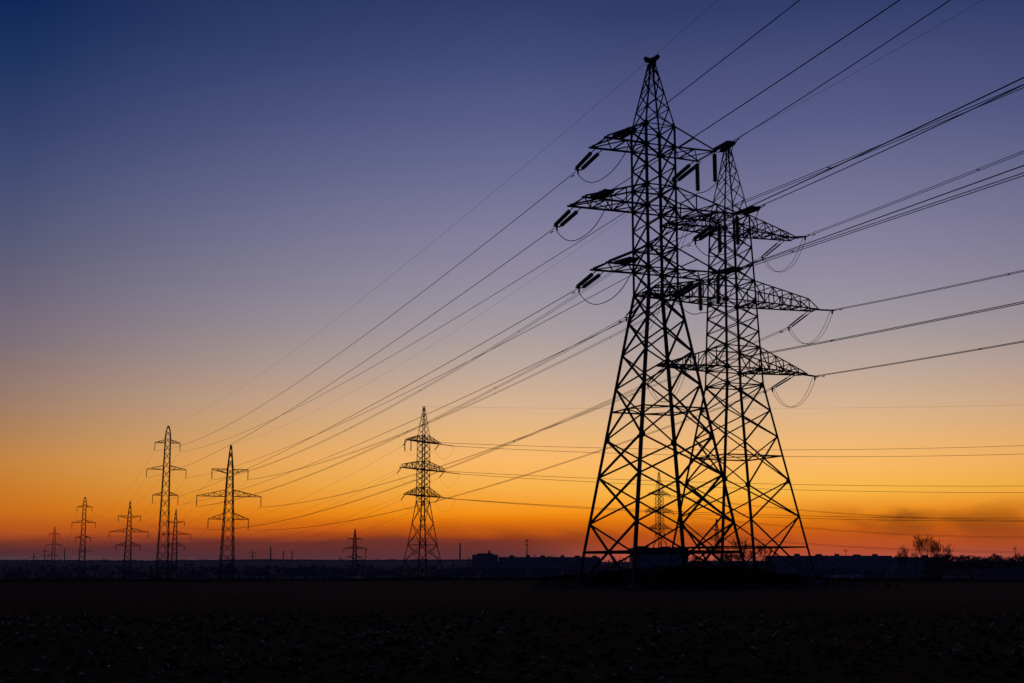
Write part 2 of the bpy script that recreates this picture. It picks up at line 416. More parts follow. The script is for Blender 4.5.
# ---- second pylon type : long tapering truss arms, body ~4 m
Z2 = dict(T=36.55, M=28.92, B=21.82); U2z = dict(T=38.27, M=31.13, B=24.05)
RE2 = dict(T=7.9, M=10.4, B=8.5)
P2 = (23.08, 136.02)
def hw2(z):
    if z > 38.27: return 1.47+(0.2-1.47)*(z-38.27)/(46.0-38.27)
    if z >= 20.09: return 2.14-.037*(z-20.09)
    return 2.14+(4.9-2.14)*(20.09-z)/(20.09-3.54)
lev2 = [46.0, 44.6, 43.2, 41.7, 40.0, 38.27, 36.55, 34.7, 32.9, 31.13, 28.92, 27.3, 25.7, 24.05, 21.82, 20.09, 17.4, 14.7, 10.2, 6.6, 0.0]
def g2(z):
    for v in (36.55, 28.92, 21.82, 20.09, 10.2):
        if abs(z-v) < .1: return .46
    return .14 if z > 38.5 else .27
def make_t2(loc, yaw, label, detail=True, zb=0.0, hw2=hw2, lev2=lev2):
    t = empty('power_pylon', loc, yaw, label, 'pylon')
    k = 1.0 if detail else 1.12
    lattice('b', hw2, lev2[:-1]+[zb], lambda z: k*(.22 if z < 20 else (.19 if z < 38 else .11)), lambda z: k*(.13 if z < 20 else (.11 if z < 38 else .07)), g2, t,
            belts=(38.27, 36.55, 31.13, 28.92, 24.05, 21.82, 20.09)+((12.7, 3.54) if detail else (8.5,)))
    ring_plan(t, (36.55, 28.92, 21.82, 20.09, 12.7), hw2, .08)
    m = MB(); m.box(-.26, .26, -.26, .26, 45.95, 46.05); m.bar((0, 0, 46), (0, 0, 46.45), .14); m.bar((0, -.7, 46.3), (0, .7, 46.3), .12)
    m.build('peak_bracket', M['steel'], t)
    for s in (-1, 1):
        for lv in 'TMB':
            m = arm_mesh(s, Z2[lv], U2z[lv], hw2(Z2[lv]), hw2(U2z[lv]), RE2[lv], .6, 7 if lv == 'M' else 6, .12*k, bow=1.0 if lv == 'M' else .45)
            m.build('cross_arm', M['steel'], t)
    footings(t, hw2(zb), zb+.25)
    return t
t2 = make_t2((P2[0], P2[1], 0), YAW+.016, 'second nearest lattice pylon, with long tapering truss arms, just behind the largest one')

# ------------------------------------------------------------------ conductors, strings, jumpers
def local(root, p):                      # world point -> local of an unscaled z-rotated empty
    a = -root.rotation_euler.z; v = Vector(p)-Vector(root.location)
    return Vector((v.x*math.cos(a)-v.y*math.sin(a), v.x*math.sin(a)+v.y*math.cos(a), v.z))
def cable(name, pts_list, r, label, group, k=5, cat='power cable', spacers=None):
    o = pts_list[0][0]
    root = None
    if len(pts_list) > 1 or spacers:
        root = empty(name, o, 0, label, cat, group)
        for pts in pts_list:
            m = MB(); m.tube([p-o for p in pts], r, k); m.build('wire', M['cable'], root)
        if spacers:
            for i in spacers:
                a, b = pts_list[0][i]-o, pts_list[1][i]-o
                m = MB(); m.bar(a, b, .05); m.build('spacer', M['steel'], root)
    else:
        m = MB(); m.tube([p-o for p in pts_list[0]], r, k); root = m.build(name, M['cable']); root.location = o
        tag(root, label, cat, group)
    return root
lvname = dict(T='top', M='middle', B='bottom'); sdname = {-1: 'left', 1: 'right'}

def damper(m, p, d):
    """Stockbridge damper hanging under a wire at p, wire direction d"""
    p = Vector(p); m.bar(p, p-Vector((0, 0, .12)), .03); m.bar(p-Vector((0, 0, .12))-d*.22, p-Vector((0, 0, .12))+d*.22, .02)
    for s in (-1, 1): m.bar(p-Vector((0, 0, .12))+d*.16*s, p-Vector((0, 0, .12))+d*.28*s, .085)

# left ends of the spans: insulator bottoms of the two suspension pylons
tips166 = {('T', -1): (155.7, 451), ('T', 1): (180.5, 452), ('M', -1): (147, 477.5), ('M', 1): (185.5, 478), ('B', -1): (152.5, 503.5), ('B', 1): (176.5, 505)}
tips229 = {('T', -1): (212.5, 480), ('T', 1): (247, 480), ('M', -1): (197, 506.5), ('M', 1): (259.5, 507.5), ('B', -1): (207.5, 530), ('B', 1): (246.5, 530)}
sag1L = {('T', -1): (5.4, 1.2), ('M', -1): (4.1, 1.2), ('T', 1): (4.3, .8), ('B', -1): (2.9, 1.2), ('M', 1): (3.8, 1.0), ('B', 1): (3.2, 1.0)}
sag2L = {('B', -1): (3.8, 1.2), ('B', 1): (4.3, .9), ('M', -1): (3.7, 1.4), ('M', 1): (4.0, 1.1), ('T', -1): (4.2, 1.1), ('T', 1): (4.2, 1.0)}
end1R = {('T', -1): (70.5, 37.1, 1.6), ('M', -1): (65.5, 30.2, 2.5), ('B', -1): (68.3, 20.9, 1.9), ('T', 1): (56.9, 29.5, 3.4), ('M', 1): (65.8, 26.7, 3.9), ('B', 1): (69.2, 9.9, -.2)}
end2R = {('T', 1): (84, 25, 2.0), ('M', 1): (83.2, 17.2, 3.65), ('B', 1): (76, 10, 1.8), ('M', -1): (63.3, 6.2, -.1), ('B', -1): (70.2, 7.9, 1.6), ('T', -1): (69, 17.5, 2.5)}
KEYS = [(lv, s) for lv in 'TMB' for s in (-1, 1)]
ENDS166 = {k: at(*tips166[k], 481+k[1]*5*math.sin(.37)) for k in KEYS}
ENDS229 = {k: at(*tips229[k], 400+k[1]*5*math.sin(.37)) for k in KEYS}
def tension(root, tip, E, drop, Ls, r, sep, axisA, thick):
    """double tension string from the arm tip towards E; returns wire start"""
    d = E-tip; d.z = 0; d.normalize()
    S = tip+d*Ls+Vector((0, 0, -drop))
    m = MB(); g_ = (S-tip).normalized()
    for q in (-1, 1):
        a = tip+axisA*(q*sep); b = S+axisA*(q*sep*.8)
        a1 = a+g_*(Ls*.17); b1 = b-g_*.2
        m.bar(local(root, a), local(root, a1), .06)
        if thick: disc_string(m, local(root, a1), local(root, b1), r)
        else: disc_string(m, local(root, a1), local(root, b1), r, 22, 8)
        m.bar(local(root, b1), local(root, b), .05)
    st = m.build('insulator_string', M['insul'], root)
    m = MB(); m.bar(local(root, S-axisA*sep), local(root, S+axisA*sep), .1)
    m.bar(local(root, S+Vector((0, 0, .05))), local(root, S-Vector((0, 0, .4))), .12)
    m.build('yoke_plate', M['steel'], st).parent = st
    return S, d
def near_tower(root, pos, yaw, Zd, RE, bw, endsL, sagL, endR, Ls, r, sep, bundle, name, wr, thick, cw):
    A, B = dirs(yaw)
    for k in KEYS:
        lv, s = k; desc = f'{lvname[lv]} {sdname[s]} arm'
        ra = (RE[lv]-(dict(T=.9, M=.3, B=.8)[lv] if not thick else (.65 if s < 0 else 0)))*s
        tipL = world(pos, yaw, ra, -bw, Zd[lv]-.08); tipR = world(pos, yaw, ra, bw, Zd[lv]-.08)
        EL = endsL[k]; x, z, sg = endR[k]; ER = Vector((x, -100, z))
        SL, dL = tension(root, tipL, EL, .5 if thick else sagL[k][1], Ls, r, sep, A, thick)
        SR, dR = tension(root, tipR, ER, .5 if thick else .8, Ls, r, sep, A, thick)
        for S_, E_, sg_, nm, far in ((SL, EL, sagL[k][0], 'left', cw), (SR, ER, sg, 'right', 'out to the right')):
            pts = sagline(S_, E_, sg_, 60); d = (E_-S_); d.z = 0; d.normalize()
            lab = f'overhead cable from the {desc} of {name} {far}'
            if bundle:
                q = A*.2; cable('overhead_cable', [[p-q for p in pts], [p+q for p in pts]], wr, lab.replace('overhead cable', 'twin cable'), 'overhead power cables', spacers=range(8, 60, 9))
            else: cable('overhead_cable', [pts], wr, lab, 'overhead power cables')
            for q in ((-.2, .2) if bundle else (0,)):
                m = MB(); damper(m, local(root, S_+A*q+d*(1.2+.5*(q > 0))-Vector((0, 0, .1*1.2))), local(root, S_+d)-local(root, S_))
                m.build('vibration_damper', M['steel'], root)
        # jumper loop carrying the current past the tower
        if bundle:
            for q in (-.2, .2):
                a, b = SL+A*q, SR+A*q; m = MB()
                pts = [a.lerp(b, t/24)-Vector((0, 0, 2.6*(1-abs(2*t/24-1)**2.2))) for t in range(25)]
                m.tube([local(root, p) for p in pts], .024, 5); m.build('jumper_cable', M['cable'], root)
        else:
            a, b = SL-Vector((0, 0, .45)), SR-Vector((0, 0, .45)); m = MB()
            if s < 0:
                pts = [a.lerp(b, t/28)-Vector((0, 0, 1.9*(1-abs(2*t/28-1)**2.4))) for t in range(29)]
            else:
                c1 = world(pos, yaw, RE[lv]*s, -bw, Zd[lv]-2.9); c2 = world(pos, yaw, RE[lv]*s, bw, Zd[lv]-2.9)
                pts = sagline(a, c1, .55, 10)[:-1]+sagline(c1, c2, .2, 6)[:-1]+sagline(c2, b, .55, 10)
                for c in (c1, c2):
                    ms = MB(); disc_string(ms, local(root, c+Vector((0, 0, 2.75))), local(root, c+Vector((0, 0, .1))), .2)
                    ms.bar(local(root, c+Vector((0, 0, 2.95))), local(root, c+Vector((0, 0, 2.7))), .06)
                    ms.build('insulator_string', M['insul'], root)
            m.tube([local(root, p) for p in pts], .035, 5); m.build('jumper_cable', M['cable'], root)
near_tower(t1, P1, YAW, Z1, RE1, 1.5, ENDS166, sag1L, end1R, 4.4, .18, .34, False, 'the nearest pylon', .034, True, 'down to the far left')
near_tower(t2, P2, YAW+.016, Z2, RE2, .6, ENDS229, sag2L, end2R, 3.9, .085, .24, True, 'the second pylon', .027, False, 'down to the far left')

# ------------------------------------------------------------------ far suspension pylons
def far_pylon(loc, yaw, label, kind, ztip, zg, k=1.0):
    """kind 'narrow': tall slim mast, three near equal arms; 'wide': pointed peak, broad middle arm. Geometry absolute in z."""
    t = empty('distant_pylon', (loc[0], loc[1], zg), yaw, label, 'pylon', 'pylons marching away over the valley')
    dz = ztip-zg
    if kind == 'narrow':
        lv = [dz-.3, dz-2.2, dz-4.3]+[dz-4.3-(dz-4.3)*(i/15)**1.12 for i in range(1, 16)]
        arms = ((dz-6.6, 4.5, 1.2), (dz-16.3, 7.0, 1.5), (dz-25.6, 4.5, 1.2))
        def hw(z): return (.12+.78*(dz-z)/3 if z > dz-3 else .9+1.25*((dz-3-z)/(dz-3))**1.25)
    else:
        lv = [dz-.2, dz-2.2, dz-4.5, dz-7.4]+[dz-7.4-(dz-7.4)*(i/13)**1.15 for i in range(1, 14)]
        arms = ((dz-7.6, 5.4, -1.3), (dz-15.7, 9.6, 2.0), (dz-22.5, 6.0, 1.9))
        def hw(z): return (.15+.65*(dz-z)/7.4 if z > dz-7.4 else .8+1.3*(dz-7.4-z)/(dz-7.4))
    S, = [[(-1, -1), (1, -1), (1, 1), (-1, 1)]]
    def P(i, z): h = hw(z); return Vector((S[i][0]*h, S[i][1]*h, z))
    for i in range(4):
        m = MB()
        for a, b in zip(lv[:-1], lv[1:]): m.angle(P(i, b), P(i, a), .24*k, (-S[i][0], 0, 0))
        m.build('leg', M['steel'], t)
    m = MB()
    for n, (a, b) in enumerate(zip(lv[:-1], lv[1:])):
        for i in range(4):
            j = (i+1) % 4
            m.bar(P(i, b), P(j, a), .11*k); m.bar(P(j, b), P(i, a), .11*k)
    m.build('lattice_bracing', M['steel'], t)
    tips = {}
    for (z, r, h), nm in zip(arms, 'TMB'):
        for s in (-1, 1):
            if h < 0: m = arm_mesh(s, z, z-h, hw(z), hw(z), r, .12, 3, .13*k, L3=False, flip=True, stub=.1)
            else: m = arm_mesh(s, z, z+h, hw(z), hw(z+h), r, .12, 3 if r < 7.1 else 5, .13*k, L3=False, stub=.1)
            m.build('cross_arm', M['steel'], t)
            m = MB(); x = s*r; disc_string(m, (x, 0, z-.1), (x, 0, z-2.9), .15*k, 14, 6); m.bar((x, -.35, z-2.95), (x, .35, z-2.95), .09)
            m.build('insulator_string', M['insul'], t)
            A, B = dirs(yaw); tips[nm, s] = Vector((loc[0], loc[1], zg))+A*x+Vector((0, 0, z-2.95))
    tips['G'] = Vector((loc[0], loc[1], ztip))
    return t, tips
def spot(px, Y): x = xat(px, Y); return (x, Y)
def gnd(p): return gz(p[0], p[1])-.3
FP = {}
def fp(key, px, Y, kind, ztip, label, k=1.0):
    p = spot(px, Y); FP[key] = far_pylon(p, YAW, label, kind, ztip, gnd(p), k)
fp('166', 162.6, 481, 'narrow', 52.5, 'tall slim lattice pylon with three short arms, tallest of the far group at left')
fp('229', 227.0, 400, 'wide', 38.0, 'pointed lattice pylon with broad middle arm, right of the tallest slim far pylon')
fp('83', 81.8, 835, 'narrow', 44.7, 'slim three armed pylon, second from the left edge among the clear far pylons', 1.35)
fp('130', 127.5, 680, 'wide', 34.4, 'broad armed pylon between the two slim three armed pylons at left', 1.2)
fp('175', 174.0, 825, 'wide', 36.4, 'broad armed pylon half hidden just behind the tallest slim far pylon', 1.25)
fp('55', 53.0, 1200, 'narrow', 36.4, 'small slim three armed pylon far off near the left edge', 1.5)
fp('355', 354.5, 1040, 'wide', 30.5, 'small dark pylon alone on the horizon left of the pylon with splayed legs', 1.6)
fp('717', 717.5, 978, 'wide', 36.0, 'hazy pylon seen through the legs of the second nearest pylon', 1.2)
# ---- further tension pylons of the second type (same shape as t2)
def t2copy(px, Y, ztip, yaw, label):
    p = spot(px, Y); zo = ztip-46.4
    c = copy_thing(t2src, (p[0], p[1], zo), yaw, label, 'far tension pylons with splayed legs'); return c, p, zo
# build one clean copy source (without strings) for far use
def hw3(z):
    if z > 38.27: return 1.21+(0.2-1.21)*(z-38.27)/(46.0-38.27)
    if z >= 20.09: return 1.32-.006*(z-20.09)
    if z > 8.5: return 1.32+1.53*(20.09-z)/11.59
    return 2.85+1.45*(8.5-z)/8.5
lev3 = [46.0, 44.6, 43.2, 41.7, 40.0, 38.27, 36.55, 34.6, 32.8, 31.13, 28.92, 27.3, 25.7, 24.05, 21.82, 20.09, 14.3, 8.5, 4.2, 0.0]
t2src = make_t2((0, 0, 0), 0, 'x', detail=False, zb=-2.0, hw2=hw3, lev2=lev3)
p423 = spot(422.3, 363); t2src.location = (p423[0], p423[1], -1.2); t2src.rotation_euler = (0, 0, R(60))
t2src['label'] = 'lone pylon with splayed legs and narrow body, left of centre'
t2src['group'] = 'far tension pylons with splayed legs'; t2src.name = 'distant_pylon'
c669, p669, z669 = t2copy(660.5, 575, 42.0, R(50), 'small pylon framed between the legs of the largest pylon, above the flat roof')

def tipsof(p, zo, yaw, b=0.0):
    return {k: world(p, yaw, RE2[k[0]]*k[1], b, Z2[k[0]]+zo) for k in KEYS}
T423 = tipsof(p423, -1.2, R(60)); T669 = tipsof(p669, z669, R(50))
# strings and cables of the lone splayed pylon: left to the half hidden one, right out of frame
def simple_strings(root, tip, E, Ls, drop):
    d = E-tip; d.z = 0; d.normalize(); S = tip+d*Ls-Vector((0, 0, drop)); m = MB()
    disc_string(m, local(root, tip), local(root, S), .13, 18, 6); m.build('insulator_string', M['insul'], root); return S
for k in KEYS:
    lv, s = k
    E = FP['175'][1][k]; S_ = simple_strings(t2src, T423[k], E, 4, 1.3)
    cable('overhead_cable', [sagline(S_, E, 9, 40)], .024, f'faint cable, {lvname[lv]} {sdname[s]} arm of the lone splayed pylon to the far left', 'overhead power cables', 4)
    y = {('T', -1): 443, ('T', 1): 452, ('M', -1): 486, ('M', 1): 493, ('B', -1): 518, ('B', 1): 521}[k]
    E = at(1110, y-1, 372-s*8); S2 = simple_strings(t2src, T423[k], E, 4.5, .6)
    cable('overhead_cable', [sagline(S2, E, 2.2 if lv == 'T' else (1.8 if lv == 'M' else 2.2), 40)], .05, f'level cable, {lvname[lv]} {sdname[s]} arm of the lone splayed pylon out to the right edge', 'overhead power cables', 4)
    a, b = S_, S2; m = MB(); m.tube([local(t2src, a.lerp(b, t/16)-Vector((0, 0, 3.0*(1-abs(2*t/16-1)**2.2)))) for t in range(17)], .022, 4); m.build('jumper_cable', M['cable'], t2src)
    E = at(1110, {'T': 520.5, 'M': 537, 'B': 551}[lv]-s*1.0, 575-s*8); S3 = simple_strings(c669, T669[k], E, 4, .6)
    cable('overhead_cable', [sagline(S3, E, 3.5, 40)], .05, f'low cable, {lvname[lv]} {sdname[s]} arm of the small framed pylon out to the right edge', 'overhead power cables', 4)
    E = FP['717'][1][k]; S4 = simple_strings(c669, T669[k], E, 4, .8)
    cable('overhead_cable', [sagline(S4, E, 5, 30)], .035, f'faint cable, {lvname[lv]} {sdname[s]} arm of the small framed pylon to the hazy pylon', 'overhead power cables', 4)
for b_ in (-.45, .45):
    p_ = world(p423, R(60), -RE2['T']+.3, b_*2.2, Z2['T']-1.2); m = MB(); disc_string(m, local(t2src, p_), local(t2src, p_-Vector((0, 0, 3.2))), .16, 16, 6)
    m.build('insulator_string', M['insul'], t2src)
# cables between far pylons
def run(a, b, sag, r, na, nb, ends=None, skip=None):
    for k in KEYS:
        A_ = (ends or FP[a][1])[k]; B_ = FP[b][1][k]
        cable('overhead_cable', [sagline(A_, B_, sag, 40)], r*.65, f'faint cable, {lvname[k[0]]} {sdname[k[1]]} arm of {na} to {nb}', 'overhead power cables', 4)
# note: spans start at the suspension points actually used by the near spans
run('166', '83', 12, .035, 'the tallest slim pylon', 'the next one')
run('83', '55', 22, .035, 'the second slim pylon', 'the smallest one')
run('229', '130', 8, .035, 'the nearest broad armed pylon', 'the next one')
# earth wires on the peaks
def gw(a, b, sag, r, lab): cable('earth_wire', [sagline(a, b, sag, 60)], r, lab, 'earth wires on the pylon peaks', 4, 'earth wire')
A1 = Vector((P1[0], P1[1], 44.9)); A2 = Vector((P2[0], P2[1], 46.4))
gw(A1, FP['166'][1]['G'], 4.5, .016, 'thin earth wire from the peak of the nearest pylon to far left')
gw(A2, FP['229'][1]['G'], 4.5, .014, 'thin earth wire from the peak of the second pylon to far left')
gw(A1, Vector((78, -100, 50)), 2, .014, 'thin earth wire from the peak of the nearest pylon to the top edge')
gw(A2, Vector((81, -100, 33)), 2.5, .014, 'thin earth wire from the peak of the second pylon to the top edge')
gw(Vector((p423[0], p423[1], 45.1)), at(1110, 403, 372), 1.0, .016, 'thin earth wire from the peak of the lone splayed pylon to right edge')

# ------------------------------------------------------------------ small poles, masts and chimneys on the skyline
def pole(px, ytop, Y, label, arms=(), w_=.35, group=None, arm_w=2.0, name='utility_pole', cat='pole', yoff=0):
    p = spot(px, Y); zt = at(px, ytop, Y).z; zg = gnd(p); h = zt-zg
    t = empty(name, (p[0], p[1], zg), YAW, label, cat, group)
    m = MB(); m.tube([(0, 0, 0), (0, 0, h*.5), (0, 0, h)], w_, 8, w_*.5); m.build('mast', M['concrete' if name == 'utility_pole' else 'steel'], t)
    for a, ww in arms:
        m = MB(); m.bar((-ww, 0, h-a), (ww, 0, h-a), .22*max(1, Y/900)); m.bar((-ww*.9, 0, h-a), (0, 0, h-a+.35*ww), .12*max(1, Y/900)); m.bar((ww*.9, 0, h-a), (0, 0, h-a+.35*ww), .12*max(1, Y/900))
        for s in (-1, 1) if ww > 1.3 else (): m.bar((s*ww*.95, 0, h-a), (s*ww*.95, 0, h-a-1.4), .16*max(1, Y/900))
        m.build('cross_arm', M['steel'], t)
    return t
def chimney(px, ytop, Y, label, r):
    p = spot(px, Y); zt = at(px, ytop, Y).z; zg = gnd(p); h = zt-zg
    t = empty('chimney_stack', (p[0], p[1], zg), 0, label, 'chimney')
    m = MB(); m.lathe((0, 0, 0), (0, 0, h), [(0, r*1.35), (.5, r*1.1), (.97, r*.85), (.975, r), (1, r)], 14); m.build('shaft', M['concrete'], t)
    m = MB()
    for u in (.55, .8): m.lathe((0, 0, h*u), (0, 0, h*u+.8), [(0, r*1.3), (1, r*1.3)], 14)
    m.build('gallery_ring', M['steel'], t)
    return t
pole(527, 539, 620, 'tall twin pole with short crossbars standing before the flat roofed block', ((.9, 1.2), (2.6, .8)), .42)
pole(33.7, 553, 900, 'squat dark mast at the far left end of the skyline', ((3, 2.4), (6, 3.6), (9, 2.4)), .5)
pole(44.3, 548.5, 1400, 'small three armed mast just left of the small slim pylon', ((3, 3.4), (8, 5), (13, 3.4)), .6)
pole(85, 548, 1300, 'low mast with one wide crossbar behind the second slim pylon', ((3.2, 7.5),), .6)
pole(60.5, 557, 1200, 'short pole between the smallest slim pylon and its right neighbour', (), .4)
pole(64.4, 548.5, 1500, 'thick bare mast right of the smallest slim pylon', (), .9)
pole(67.8, 556.5, 1200, 'short bare post right of the thick mast', (), .4)
pole(103.5, 557, 1000, 'tiny post between the second slim pylon and the broad armed pylon', (), .35)
pole(252.5, 550, 1500, 'small cross shaped mast right of the pointed broad armed pylon', ((3.2, 3.5), (7, 3)), .7)
pole(365.3, 548.3, 1500, 'bare mast right of the small dark pylon on the horizon', (), .6)
pole(340, 556, 1300, 'short mast left of the small dark pylon on the horizon', ((2, 1.4),), .6)
pole(468.6, 557.5, 1200, 'little post at the left corner of the flat roofed block', (), .5)
pole(503.3, 550.5, 1500, 'thin antenna rising behind the flat roofed block', (), .2)
pole(846, 548.5, 1300, 'small mast on the skyline right of the nearest pylons', ((2.0, 2.2),), .4)
pole(1015.7, 546, 1100, 'dark mast near the right edge above the trees', ((2.2, 1.8),), .45)
chimney(270.5, 546.5, 2600, 'tallest slim chimney right of the pointed pylon', 1.3)
chimney(283.5, 550.6, 2700, 'slim chimney, second of three in a row', 1.0)
chimney(292, 551, 2800, 'slim chimney, rightmost of three in a row', 1.0)
chimney(460, 543, 2400, 'lone factory chimney left of the flat roofed block', 1.35)
chimney(776, 548, 2400, 'thin chimney seen low through the right leg of the second pylon', 1.0)

# ------------------------------------------------------------------ buildings
def block(px0, px1, ytop, Y, depth, label, boxes=(), wall='panel', yaw=0, floors=8, base=None, name='apartment_block', win=True, step=None):
    x0, x1 = xat(px0, Y), xat(px1, Y); p = ((x0+x1)/2, Y); zt = at((px0+px1)/2, ytop, Y).z; zg = gz(*p)-1 if base is None else base
    h = zt-zg; hw_ = (x1-x0)/2
    t = empty(name, (p[0], p[1], zg), yaw, label, 'building')
    m = MB(); m.box(-hw_, hw_, 0, depth, 0, h-.5); m.build('wall', M[wall], t)
    m = MB(); m.box(-hw_-.25, hw_+.25, -.25, depth+.25, h-.5, h); m.build('roof', M['roof'], t)
    rf = t.children[-1]
    for (a, b, yt) in boxes:
        xa, xb = xat(a, Y)-p[0], xat(b, Y)-p[0]; zz = at((a+b)/2, yt, Y).z-zg
        m = MB(); m.box(xa, xb, depth*.3, depth*.7, h+.003, zz-.25); m.box(xa-.3, xb+.3, depth*.3-.3, depth*.7+.3, zz-.25, zz)
        m.build('lift_housing', M['roof'], t)
    if win:
        n = max(3, min(14, int(hw_*2/ (3.2 if hw_ < 40 else hw_*2/14))))
        fl = min(floors, 7)
        for f in range(fl):
            for i in range(n):
                cx = -hw_+(i+.5)*2*hw_/n; cz = h*(f+.55)/fl*.95; ww = min(1.6, hw_/n*.55); hh = min(1.4, h/fl*.5)
                m = MB(); m.box(cx-ww/2, cx+ww/2, -.06, .0-.003, cz-hh/2, cz+hh/2)
                m.build('window', M['glass'], t)
    return t
block(472, 498, 554.6, 1300, 14, 'taller left end block of the long flat skyline row, dark with a raised roof', ((477, 493, 553.2), (488, 490, 550.5)), floors=7)
block(498.5, 600, 557, 1350, 14, 'long flat roofed apartment block with roof boxes, left of the largest pylon', ((509.5, 514, 555.2), (526, 530, 554.9), (540.5, 545, 555.4), (561, 564.5, 555.1), (575, 580.5, 555.6), (593, 597, 555.5)), floors=7)
block(768, 892, 555.6, 1300, 14, 'long flat roofed apartment block with roof boxes, right of the second pylon', ((796.5, 801, 553.6), (818, 823.5, 554.1), (837, 840.5, 553.8), (855.5, 862, 554.3), (875, 879, 553.9)), floors=7)
block(893, 946, 557, 1350, 14, 'apartment block behind the bare trees at right', ((925, 930, 555),), floors=6)
sh = block(634.5, 688.5, 547.6, 330, 14, 'low flat roofed building standing behind the legs of the largest pylon', ((640, 650, 545.8), (664, 672, 546.2)), wall='panel', floors=2, base=-3.2, name='flat_roofed_building', win=False)
hw_ = (xat(688.5, 330)-xat(634.5, 330))/2
for i in range(6):
    cx = -hw_+1.2+i*(2*hw_-2.4)/5
    m = MB(); m.box(cx-.6, cx+.6, -.07, -.003, 3.4, 4.9); f = m.build('window', M['glass'], sh)
    m = MB()
    m.box(cx-.68, cx+.68, -.12, -.073, 4.9, 5.0); m.box(cx-.68, cx+.68, -.16, -.073, 3.28, 3.4); m.build('frame', M['concrete'], f)
m = MB(); m.box(-1.5, 1.5, -.09, -.003, 0, 3.0); m.build('door', M['roof'], sh)

random.seed(5)
def house(p, w1, d1, h1, yaw, label, mat, group):
    zg = gz(*p)-.3
    t = empty('house', (p[0], p[1], zg), yaw, label, 'house', group)
    m = MB(); m.box(-w1/2, w1/2, -d1/2, d1/2, 0, h1); n = len(m.v)
    m.build('wall', M[mat], t)
    m = MB(); o = .4; rh = d1*.38
    a = [(-w1/2-o, -d1/2-o, h1), (w1/2+o, -d1/2-o, h1), (w1/2+o, d1/2+o, h1), (-w1/2-o, d1/2+o, h1), (-w1/2-o, 0, h1+rh), (w1/2+o, 0, h1+rh)]
    m.v = a; m.f = [(0, 1, 5, 4), (2, 3, 4, 5), (0, 4, 3), (1, 2, 5), (3, 2, 1, 0)]; m.build('roof', M['roof'], t)
    for i in (-1, 1):
        m = MB(); m.box(i*w1*.25-.7, i*w1*.25+.7, -d1/2-.06, -d1/2-.003, h1*.4, h1*.4+1.3); m.build('window', M['glass'], t)
    return t
hs = []
for (px, Y, w1, h1, mat) in ((137, 900, 14, 4, 'pale'), (226, 560, 9, 3.2, 'pale'), (255, 620, 10, 3.2, 'pale'), (263, 900, 12, 4, 'brick'), (299, 520, 11, 2.6, 'pale'),
        (322, 800, 12, 4, 'pale'), (338, 560, 6, 4, 'brick'), (349, 700, 10, 3.5, 'pale'), (377, 900, 16, 4, 'brick'), (388, 640, 9, 3.4, 'pale'), (446, 720, 14, 3.4, 'brick'),
        (466, 560, 10, 2.6, 'pale'), (505, 800, 18, 4, 'brick'), (548, 700, 14, 4, 'brick'), (575, 560, 9, 3, 'pale'), (20, 800, 14, 4, 'brick'), (60, 1000, 18, 4, 'pale'),
        (196, 1000, 16, 4, 'pale'), (820, 620, 12, 3.8, 'pale'), (847, 560, 8, 3.6, 'pale'), (845, 800, 14, 5, 'pale'), (875, 700, 10, 4, 'brick'), (955, 600, 9, 3.4, 'pale'),
        (968, 800, 14, 4.5, 'pale'), (990, 560, 12, 2.8, 'pale'), (1012, 640, 16, 3, 'pale'), (930, 900, 18, 5, 'brick')):
    pale = mat == 'pale'
    hs.append(house((xat(px, Y), Y), w1, w1*.6+1, h1, random.uniform(-.5, .5),
          'small pale walled house in the dark valley beyond the field' if pale else 'small dark brick house in the dark valley beyond the field', mat,
          'pale houses in the valley' if pale else 'brick houses in the valley'))

# ------------------------------------------------------------------ woods and shrubs
def wood_belt(name, label, pxs, Yr, ytop, n, size, seed, amp):
    random.seed(seed); m = MB()
    for i in range(n):
        px = random.uniform(*pxs); Y = random.uniform(*Yr)
        cl = noise.noise(Vector((px*.09, Y*.01, seed)))+.5*noise.noise(Vector((px*.4, Y*.02, seed+3)))
        x = xat(px, Y); zt = at(px, ytop, Y).z+amp*cl; zg = gz(x, Y)-.5
        if zt < zg+1: zt = zg+1
        z = zg+(zt-zg)*math.sqrt(random.random())
        s = size*random.uniform(.5, 1.3)
        c = Vector((x, Y, z)); v = [c+Vector((random.uniform(-s, s), random.uniform(-s, s), random.uniform(-s*.7, s*1.1))) for _ in range(3)]
        m.quad(*v)
    o = m.build(name, M['wood']); tag(o, label, 'woodland', kind='stuff')
wood_belt('distant_woodland', 'dark wood along the far ridge at the left', (-30, 475), (3300, 3500), 561.8, 16000, 3.6, 3, 5)
wood_belt('distant_woodland', 'low dark wood across the middle of the valley', (-40, 1060), (1350, 1600), 567.5, 6000, 3.4, 7, 3)
wood_belt('distant_woodland', 'bumpy leafless wood along the skyline at right edge', (930, 1050), (800, 900), 556.8, 20000, .7, 11, 3.2)
wood_belt('distant_woodland', 'solid dark undergrowth below the bumpy wood at right edge', (925, 1060), (780, 800), 562, 9000, 1.3, 31, 1.5)
wood_belt('distant_woodland', 'ragged dark trees in front of the flat roofed blocks', (466, 950), (1180, 1280), 558.6, 12000, 1.1, 23, 5.5)
wood_belt('distant_woodland', 'dark thicket on the skyline behind the second pylon', (690, 775), (900, 1000), 562.5, 6000, .8, 13, 3.0)
wood_belt('distant_woodland', 'scattered dark hedges low in the valley', (-40, 1060), (420, 900), 572, 2600, .8, 17, 2.2)

